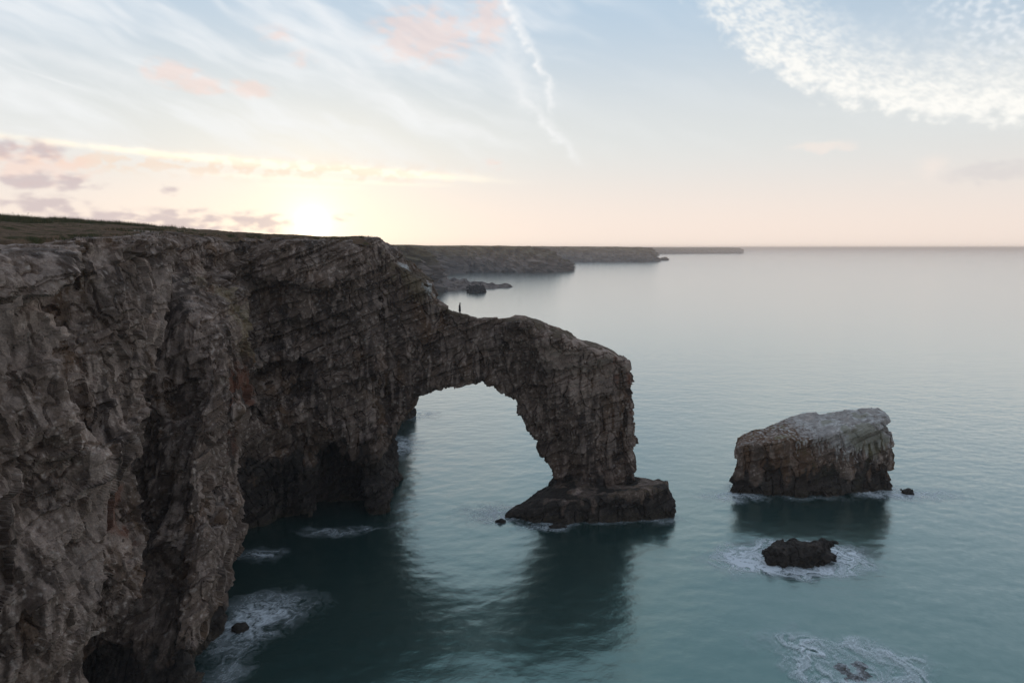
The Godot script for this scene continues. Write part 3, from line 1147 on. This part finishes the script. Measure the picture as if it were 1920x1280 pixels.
func foam_patch(label: String, m: Material, lo: Vector2, hi: Vector2, step: float, round_: Vector2, lift: float, amount: Callable) -> void:
	# froth drawn out into filaments by the swell, a few centimetres above the water; round_ is what it swirls about
	var nx := int((hi.x - lo.x) / step)
	var ny := int((hi.y - lo.y) / step)
	var v := PackedVector3Array()
	var c := PackedColorArray()
	var ix := PackedInt32Array()
	for j in ny + 1:
		for i in nx + 1:
			var x := lo.x + i * step
			var z := lo.y + j * step
			var wx := n_mid.get_noise_2d(x * 1.1, z * 1.1) * 2.6
			var wz := n_mid.get_noise_2d(x * 1.1 + 70.0, z * 1.1) * 2.6
			var k: float = amount.call(x + wx * 0.45, z + wz * 0.45)
			var a := 0.0
			if k > 0.03:
				var q := Vector2(x + wx, z + wz) - round_
				var r := q.length()
				var along_ := q.angle() * r * 0.35
				var f1 := 1.0 - absf(n_fine.get_noise_2d(along_ * 0.8, r * 1.5)) * 3.0
				var f2 := 1.0 - absf(n_fine.get_noise_2d(along_ * 1.7 + 40.0, r * 2.8 + wx)) * 3.0
				var soft := n_mid.get_noise_2d(along_ * 2.0 + 9.0, r * 3.0) * 0.9
				a = k * (0.30 + soft * 0.5 + 0.42 * pow(maxf(f1, 0.0), 2.0) + 0.25 * pow(maxf(f2, 0.0), 2.0)) - 0.03
			v.append(Vector3(x, swell(x, z) + lift, z))
			c.append(Color(0.84, 0.87, 0.90, clampf(a, 0.0, 0.88)))
	for j in ny:
		for i in nx:
			var a := j * (nx + 1) + i
			var b := a + nx + 1
			if maxf(maxf(c[a].a, c[a + 1].a), maxf(c[b].a, c[b + 1].a)) > 0.02:
				ix.append_array([a, a + 1, b, a + 1, b + 1, b])
	var o := put("sea_foam", array_mesh(v, c, ix), m)
	o.set_meta("kind", "stuff")
	tag(o, label, "foam")


func make_foam() -> void:
	var m := StandardMaterial3D.new()
	m.resource_name = "foam"
	m.vertex_color_use_as_albedo = true
	m.transparency = BaseMaterial3D.TRANSPARENCY_ALPHA
	m.roughness = 0.9
	var ring := func(x: float, z: float, cx: float, cz: float, rx: float, rz: float, w: float) -> float:
		var r := Vector2((x - cx) / rx, (z - cz) / rz).length()
		return exp(-pow((r - 1.0) / w, 2.0)) if r > 1.0 else exp(-pow((r - 1.0) / (w * 1.4), 2.0))
	var blob := func(x: float, z: float, cx: float, cz: float, rx: float, rz: float) -> float:
		return exp(-Vector2((x - cx) / rx, (z - cz) / rz).length_squared())
	foam_patch("white foam ringing the low jagged black rock", m, Vector2(24, -104), Vector2(58, -82), 0.14, Vector2(41, -92), 0.05, func(x: float, z: float) -> float:
		return 1.05 * ring.call(x, z, 40.5, -92.3, 8.0, 4.6, 0.34) + 1.2 * blob.call(x, z, 34.0, -91.0, 5.0, 3.6) + 0.9 * blob.call(x, z, 47.0, -93.5, 4.5, 3.0))
	foam_patch("thin foam swirling over the rock awash in open water", m, Vector2(24, -80), Vector2(50, -58), 0.14, Vector2(36.3, -66.5), 0.14, func(x: float, z: float) -> float:
		return 0.85 * ring.call(x, z, 36.5, -67.0, 6.2, 4.0, 0.30) + 0.5 * blob.call(x, z, 31.5, -71.5, 4.5, 2.6) + 0.55 * blob.call(x, z, 36.5, -66.8, 4.0, 2.4))
	foam_patch("wash of foam around the foot of the sea stack", m, Vector2(30, -134), Vector2(84, -108), 0.18, Vector2(54, -122), 0.05, func(x: float, z: float) -> float:
		return 0.55 * exp(-pow(maxf(look(plan_stack, x, z), 0.0) / 2.2, 2.0)) * (0.5 + n_low.get_noise_2d(x * 3.0, z * 3.0)) + 1.0 * blob.call(x, z, 70.0, -118.0, 7.0, 3.0) + 0.9 * blob.call(x, z, 38.5, -116.8, 5.0, 2.8) + 0.3 * blob.call(x, z, 76.0, -117.5, 6.0, 2.4))
	foam_patch("foam washing round the arch's base ledge", m, Vector2(-14, -122), Vector2(32, -98), 0.18, Vector2(10, -110), 0.05, func(x: float, z: float) -> float:
		return 1.1 * blob.call(x, z, -3.0, -109.0, 5.0, 4.0) + 1.2 * blob.call(x, z, 4.5, -103.2, 3.2, 1.3) + 0.4 * blob.call(x, z, 24.0, -105.8, 3.0, 1.2) + 0.35 * exp(-pow(maxf(look(plan_ledge, x, z), 0.0) / 1.0, 2.0)))
	foam_patch("bright foam churning at the foot of the near cliff", m, Vector2(-40, -90), Vector2(-14, -58), 0.14, Vector2(-38, -70), 0.05, func(x: float, z: float) -> float:
		return 1.3 * blob.call(x, z, -31.5, -75.5, 3.4, 5.0) + 0.7 * blob.call(x, z, -28.5, -79.0, 4.5, 3.2) + 0.45 * blob.call(x, z, -30.0, -66.0, 2.0, 5.0))
	foam_patch("streaks of foam at the mouths of the sea caves", m, Vector2(-44, -112), Vector2(-14, -90), 0.14, Vector2(-32, -112), 0.05, func(x: float, z: float) -> float:
		return 1.2 * blob.call(x, z, -36.5, -93.5, 2.8, 1.8) + 0.65 * blob.call(x, z, -28.5, -101.5, 4.0, 1.5) + 0.6 * blob.call(x, z, -23.0, -102.8, 2.2, 1.0) + 0.4 * blob.call(x, z, -19.0, -104.5, 1.6, 1.4))
	foam_patch("surf breaking along the cliff foot behind the arch", m, Vector2(-34, -184), Vector2(-10, -108), 0.25, Vector2(-40, -150), 0.05, func(x: float, z: float) -> float:
		return 1.2 * blob.call(x, z, -25.0, -148.0, 4.0, 7.0) + 0.8 * blob.call(x, z, -24.0, -176.0, 4.5, 4.0) + 0.4 * blob.call(x, z, -18.5, -112.0, 1.5, 4.0))


# ---------------------------------------------------------------- person and plants

func capsule(p: Vector3, a: Vector3, b: Vector3, ra: float, rb: float) -> float:
	var ab := b - a
	var t := clampf((p - a).dot(ab) / ab.length_squared(), 0.0, 1.0)
	return (p - a - ab * t).length() - lerpf(ra, rb, t)


func plain(net: Array, at: Vector3) -> ArrayMesh:
	var v: PackedVector3Array = net[0]
	var n: PackedVector3Array = net[1]
	var q: PackedInt32Array = net[2]
	var ix := PackedInt32Array()
	for i in range(0, q.size(), 4):
		ix.append_array([q[i], q[i + 1], q[i + 2], q[i], q[i + 2], q[i + 3]])
	return array_mesh(v, PackedColorArray(), ix, n)


func cloth(c: Color) -> StandardMaterial3D:
	var m := StandardMaterial3D.new()
	m.albedo_color = c.linear_to_srgb()
	m.roughness = 0.95
	m.metallic_specular = 0.2
	return m


func make_person() -> void:
	# stands facing +x, looking a little down
	var t := thing("person", "person in a long dark coat and brimmed hat standing on the arch", "person")
	var body := func(p: Vector3) -> float:
		var d := 1e9
		for s in [-1.0, 1.0]:
			var hip := Vector3(0.0, 0.90, 0.09 * s)
			var knee := Vector3(0.03 * s, 0.48, 0.10 * s)
			var ankle := Vector3(-0.02 + 0.05 * s, 0.09, 0.10 * s)
			d = smin(d, capsule(p, hip, knee, 0.085, 0.06), 0.05)
			d = smin(d, capsule(p, knee, ankle, 0.058, 0.042), 0.03)
			d = smin(d, capsule(p, ankle + Vector3(-0.03, -0.045, 0), ankle + Vector3(0.16, -0.055, 0.02 * s), 0.045, 0.034), 0.03)
			var shoulder := Vector3(-0.02, 1.40, 0.18 * s)
			var elbow := Vector3(-0.06, 1.12, 0.23 * s)
			var wrist := Vector3(0.06, 0.90, 0.20 * s)
			d = smin(d, capsule(p, shoulder, elbow, 0.055, 0.042), 0.04)
			d = smin(d, capsule(p, elbow, wrist, 0.042, 0.03), 0.02)
			d = smin(d, capsule(p, wrist, wrist + Vector3(0.03, -0.09, 0), 0.034, 0.028), 0.02)
			for k in 4:
				var root := wrist + Vector3(0.01 + k * 0.016, -0.085, 0.0)
				d = minf(d, capsule(p, root, root + Vector3(0.01, -0.075 + absf(k - 1.5) * 0.008, -0.012 * s), 0.01, 0.008))
			d = minf(d, capsule(p, wrist + Vector3(0.03, -0.03, 0), wrist + Vector3(0.065, -0.075, -0.02 * s), 0.012, 0.009))
		d = smin(d, capsule(p, Vector3(0, 0.95, 0), Vector3(-0.02, 1.36, 0), 0.13, 0.14), 0.08)
		d = smin(d, capsule(p, Vector3(-0.01, 1.38, 0), Vector3(0.03, 1.53, 0), 0.06, 0.055), 0.04)
		var head := ((p - Vector3(0.05, 1.62, 0)) / Vector3(0.098, 0.122, 0.078)).length() - 1.0
		d = smin(d, head * 0.08, 0.02)
		d = smin(d, capsule(p, Vector3(0.14, 1.62, 0), Vector3(0.165, 1.585, 0), 0.012, 0.016), 0.015)
		return d
	var coat := func(p: Vector3) -> float:
		var k := clampf((p.y - 0.25) / 1.2, 0.0, 1.0)
		var rx := lerpf(0.21, 0.15, k)
		var rz := lerpf(0.23, 0.21, k)
		var d := (Vector2((p.x + 0.01) / rx, p.z / rz).length() - 1.0) * 0.16
		d = smax(d, 0.24 - p.y + 0.02 * sin(p.z * 20.0), 0.02)
		d = smax(d, p.y - 1.46 + 0.35 * absf(p.z), 0.06)
		for s in [-1.0, 1.0]:
			d = smin(d, capsule(p, Vector3(-0.02, 1.39, 0.17 * s), Vector3(-0.06, 1.12, 0.24 * s), 0.078, 0.066), 0.04)
			d = smin(d, capsule(p, Vector3(-0.06, 1.12, 0.24 * s), Vector3(0.05, 0.92, 0.21 * s), 0.066, 0.056), 0.03)
		d = smin(d, capsule(p, Vector3(-0.03, 1.44, -0.06), Vector3(-0.03, 1.44, 0.06), 0.07, 0.07), 0.04)
		return d
	var hat := func(p: Vector3) -> float:
		var q := p - Vector3(0.045, 1.70, 0)
		q = q.rotated(Vector3.BACK, 0.12)
		var brim := maxf(Vector2(q.x, q.z * 1.1).length() - 0.17, absf(q.y + 0.012 - 0.8 * q.z * q.z) - 0.013)
		var crown := maxf(Vector2(q.x, q.z * 1.15).length() - 0.10 + q.y * 0.12, absf(q.y - 0.05) - 0.065)
		return smin(brim, crown, 0.02)
	var b := nets(Vector3(-0.4, -0.02, -0.4), Vector3(0.4, 1.85, 0.4), 0.016, body, 0.02)
	put("body", plain(b, Vector3.ZERO), cloth(Color(0.09, 0.06, 0.05)), t)
	put("coat", plain(nets(Vector3(-0.4, 0.1, -0.4), Vector3(0.4, 1.7, 0.4), 0.018, coat, 0.02), Vector3.ZERO), cloth(Color(0.022, 0.02, 0.021)), t)
	put("hat", plain(nets(Vector3(-0.3, 1.55, -0.3), Vector3(0.3, 1.9, 0.3), 0.012, hat, 0.02), Vector3.ZERO), cloth(Color(0.018, 0.017, 0.018)), t)
	var best := -1e9
	for k in 30:
		var z := -111.0 - k * 0.4
		var y := arch_top(-8.95, z)
		if (y - EYE.y) / -z > best:
			best = (y - EYE.y) / -z
			t.position = Vector3(-8.95, y, z)
	t.rotation.y = 0.35


func arch_top(x: float, z: float) -> float:
	var y := 40.0
	while y > 20.0 and arch_field(Vector3(x, y, z)) > 0.0:
		y -= 0.05
	return y + rock_push(Vector3(x, y, z), Vector3.UP) - 0.03


func make_grass() -> void:
	var blade := SurfaceTool.new()
	blade.begin(Mesh.PRIMITIVE_TRIANGLES)
	for k in 9:
		var a := k * 2.4
		var root := Vector3(cos(a), 0, sin(a)) * 0.10
		var tip := root * (2.0 + hash1(k)) + Vector3(0, 0.55 + 0.45 * hash1(k + 9.0), 0)
		var side := Vector3(-sin(a), 0, cos(a)) * 0.028
		blade.add_vertex(root - side)
		blade.add_vertex(root + side)
		blade.add_vertex(tip)
	var m := StandardMaterial3D.new()
	m.resource_name = "grass"
	m.vertex_color_use_as_albedo = true
	m.roughness = 0.9
	m.backlight_enabled = true
	m.backlight = Color(0.3, 0.3, 0.2)
	var spots: Array[Transform3D] = []
	var tones: Array[Color] = []
	for i in 60000:
		var x := rng.randf_range(-95.0, -24.0)
		var z := rng.randf_range(-125.0, -58.0)
		var keep := n_mid.get_noise_2d(x * 1.3, z * 2.6) + n_fine.get_noise_2d(x * 1.5, z * 1.5) * 0.3 + smoothstep(-54.0, -64.0, x) * 0.5 - 0.22
		if keep < rng.randf_range(0.0, 0.4) or land_edge(x, z) > -2.2:
			continue
		var s := rng.randf_range(0.35, 0.8) * (0.6 + 1.1 * smoothstep(-52.0, -62.0, x))
		spots.append(Transform3D(Basis(Vector3.UP, rng.randf() * TAU).scaled(Vector3(s, s, s)), Vector3(x, ground_height(x, z) + 0.2, z)))
		var g := rng.randf_range(0.7, 1.2)
		tones.append(Color(0.050 * g, 0.060 * g, 0.020 * g) if rng.randf() < 0.75 else Color(0.13 * g, 0.10 * g, 0.05 * g))
	var mm := MultiMesh.new()
	mm.transform_format = MultiMesh.TRANSFORM_3D
	mm.use_colors = true
	mm.mesh = blade.commit()
	mm.instance_count = spots.size()
	for i in spots.size():
		mm.set_instance_transform(i, spots[i])
		mm.set_instance_color(i, tones[i])
	var o := MultiMeshInstance3D.new()
	o.name = "grass"
	o.multimesh = mm
	o.material_override = m
	add_child(o)
	o.set_meta("kind", "stuff")
	tag(o, "rough green grass along the crest of the clifftop", "grass")
	# a few dry umbels against the sky
	var dry := cloth(Color(0.07, 0.055, 0.035))
	for k in 6:
		var t := thing("wild_plant", "dry umbel on a thin stalk in the clifftop grass", "plant", "dry umbels on the crest")
		var tall := rng.randf_range(0.8, 1.3)
		var stem := CylinderMesh.new()
		stem.top_radius = 0.006
		stem.bottom_radius = 0.011
		stem.height = tall
		stem.radial_segments = 5
		put("stem", stem, dry, t).position.y = tall / 2
		var st := SurfaceTool.new()
		st.begin(Mesh.PRIMITIVE_TRIANGLES)
		for r in 11:
			var a := r * 2.4
			var tip := Vector3(cos(a) * 0.05 * sqrt(r + 1.0), 0.16 - 0.008 * r, sin(a) * 0.05 * sqrt(r + 1.0))
			var side := Vector3(-sin(a), 0, cos(a)) * 0.01
			st.add_vertex(-side)
			st.add_vertex(side)
			st.add_vertex(tip)
			for j in 3:
				st.add_vertex(tip + Vector3(-0.035, 0.01, 0).rotated(Vector3.UP, j))
				st.add_vertex(tip + Vector3(0.02, 0.01, 0.03).rotated(Vector3.UP, j))
				st.add_vertex(tip + Vector3(0.02, 0.025, -0.03).rotated(Vector3.UP, j))
		put("umbel", st.commit(), dry, t).position.y = tall
		var x := -rng.randf_range(60.0, 70.0)
		var z := x * rng.randf_range(1.36, 1.46)
		t.position = Vector3(x, ground_height(x, z) + 0.2, z)
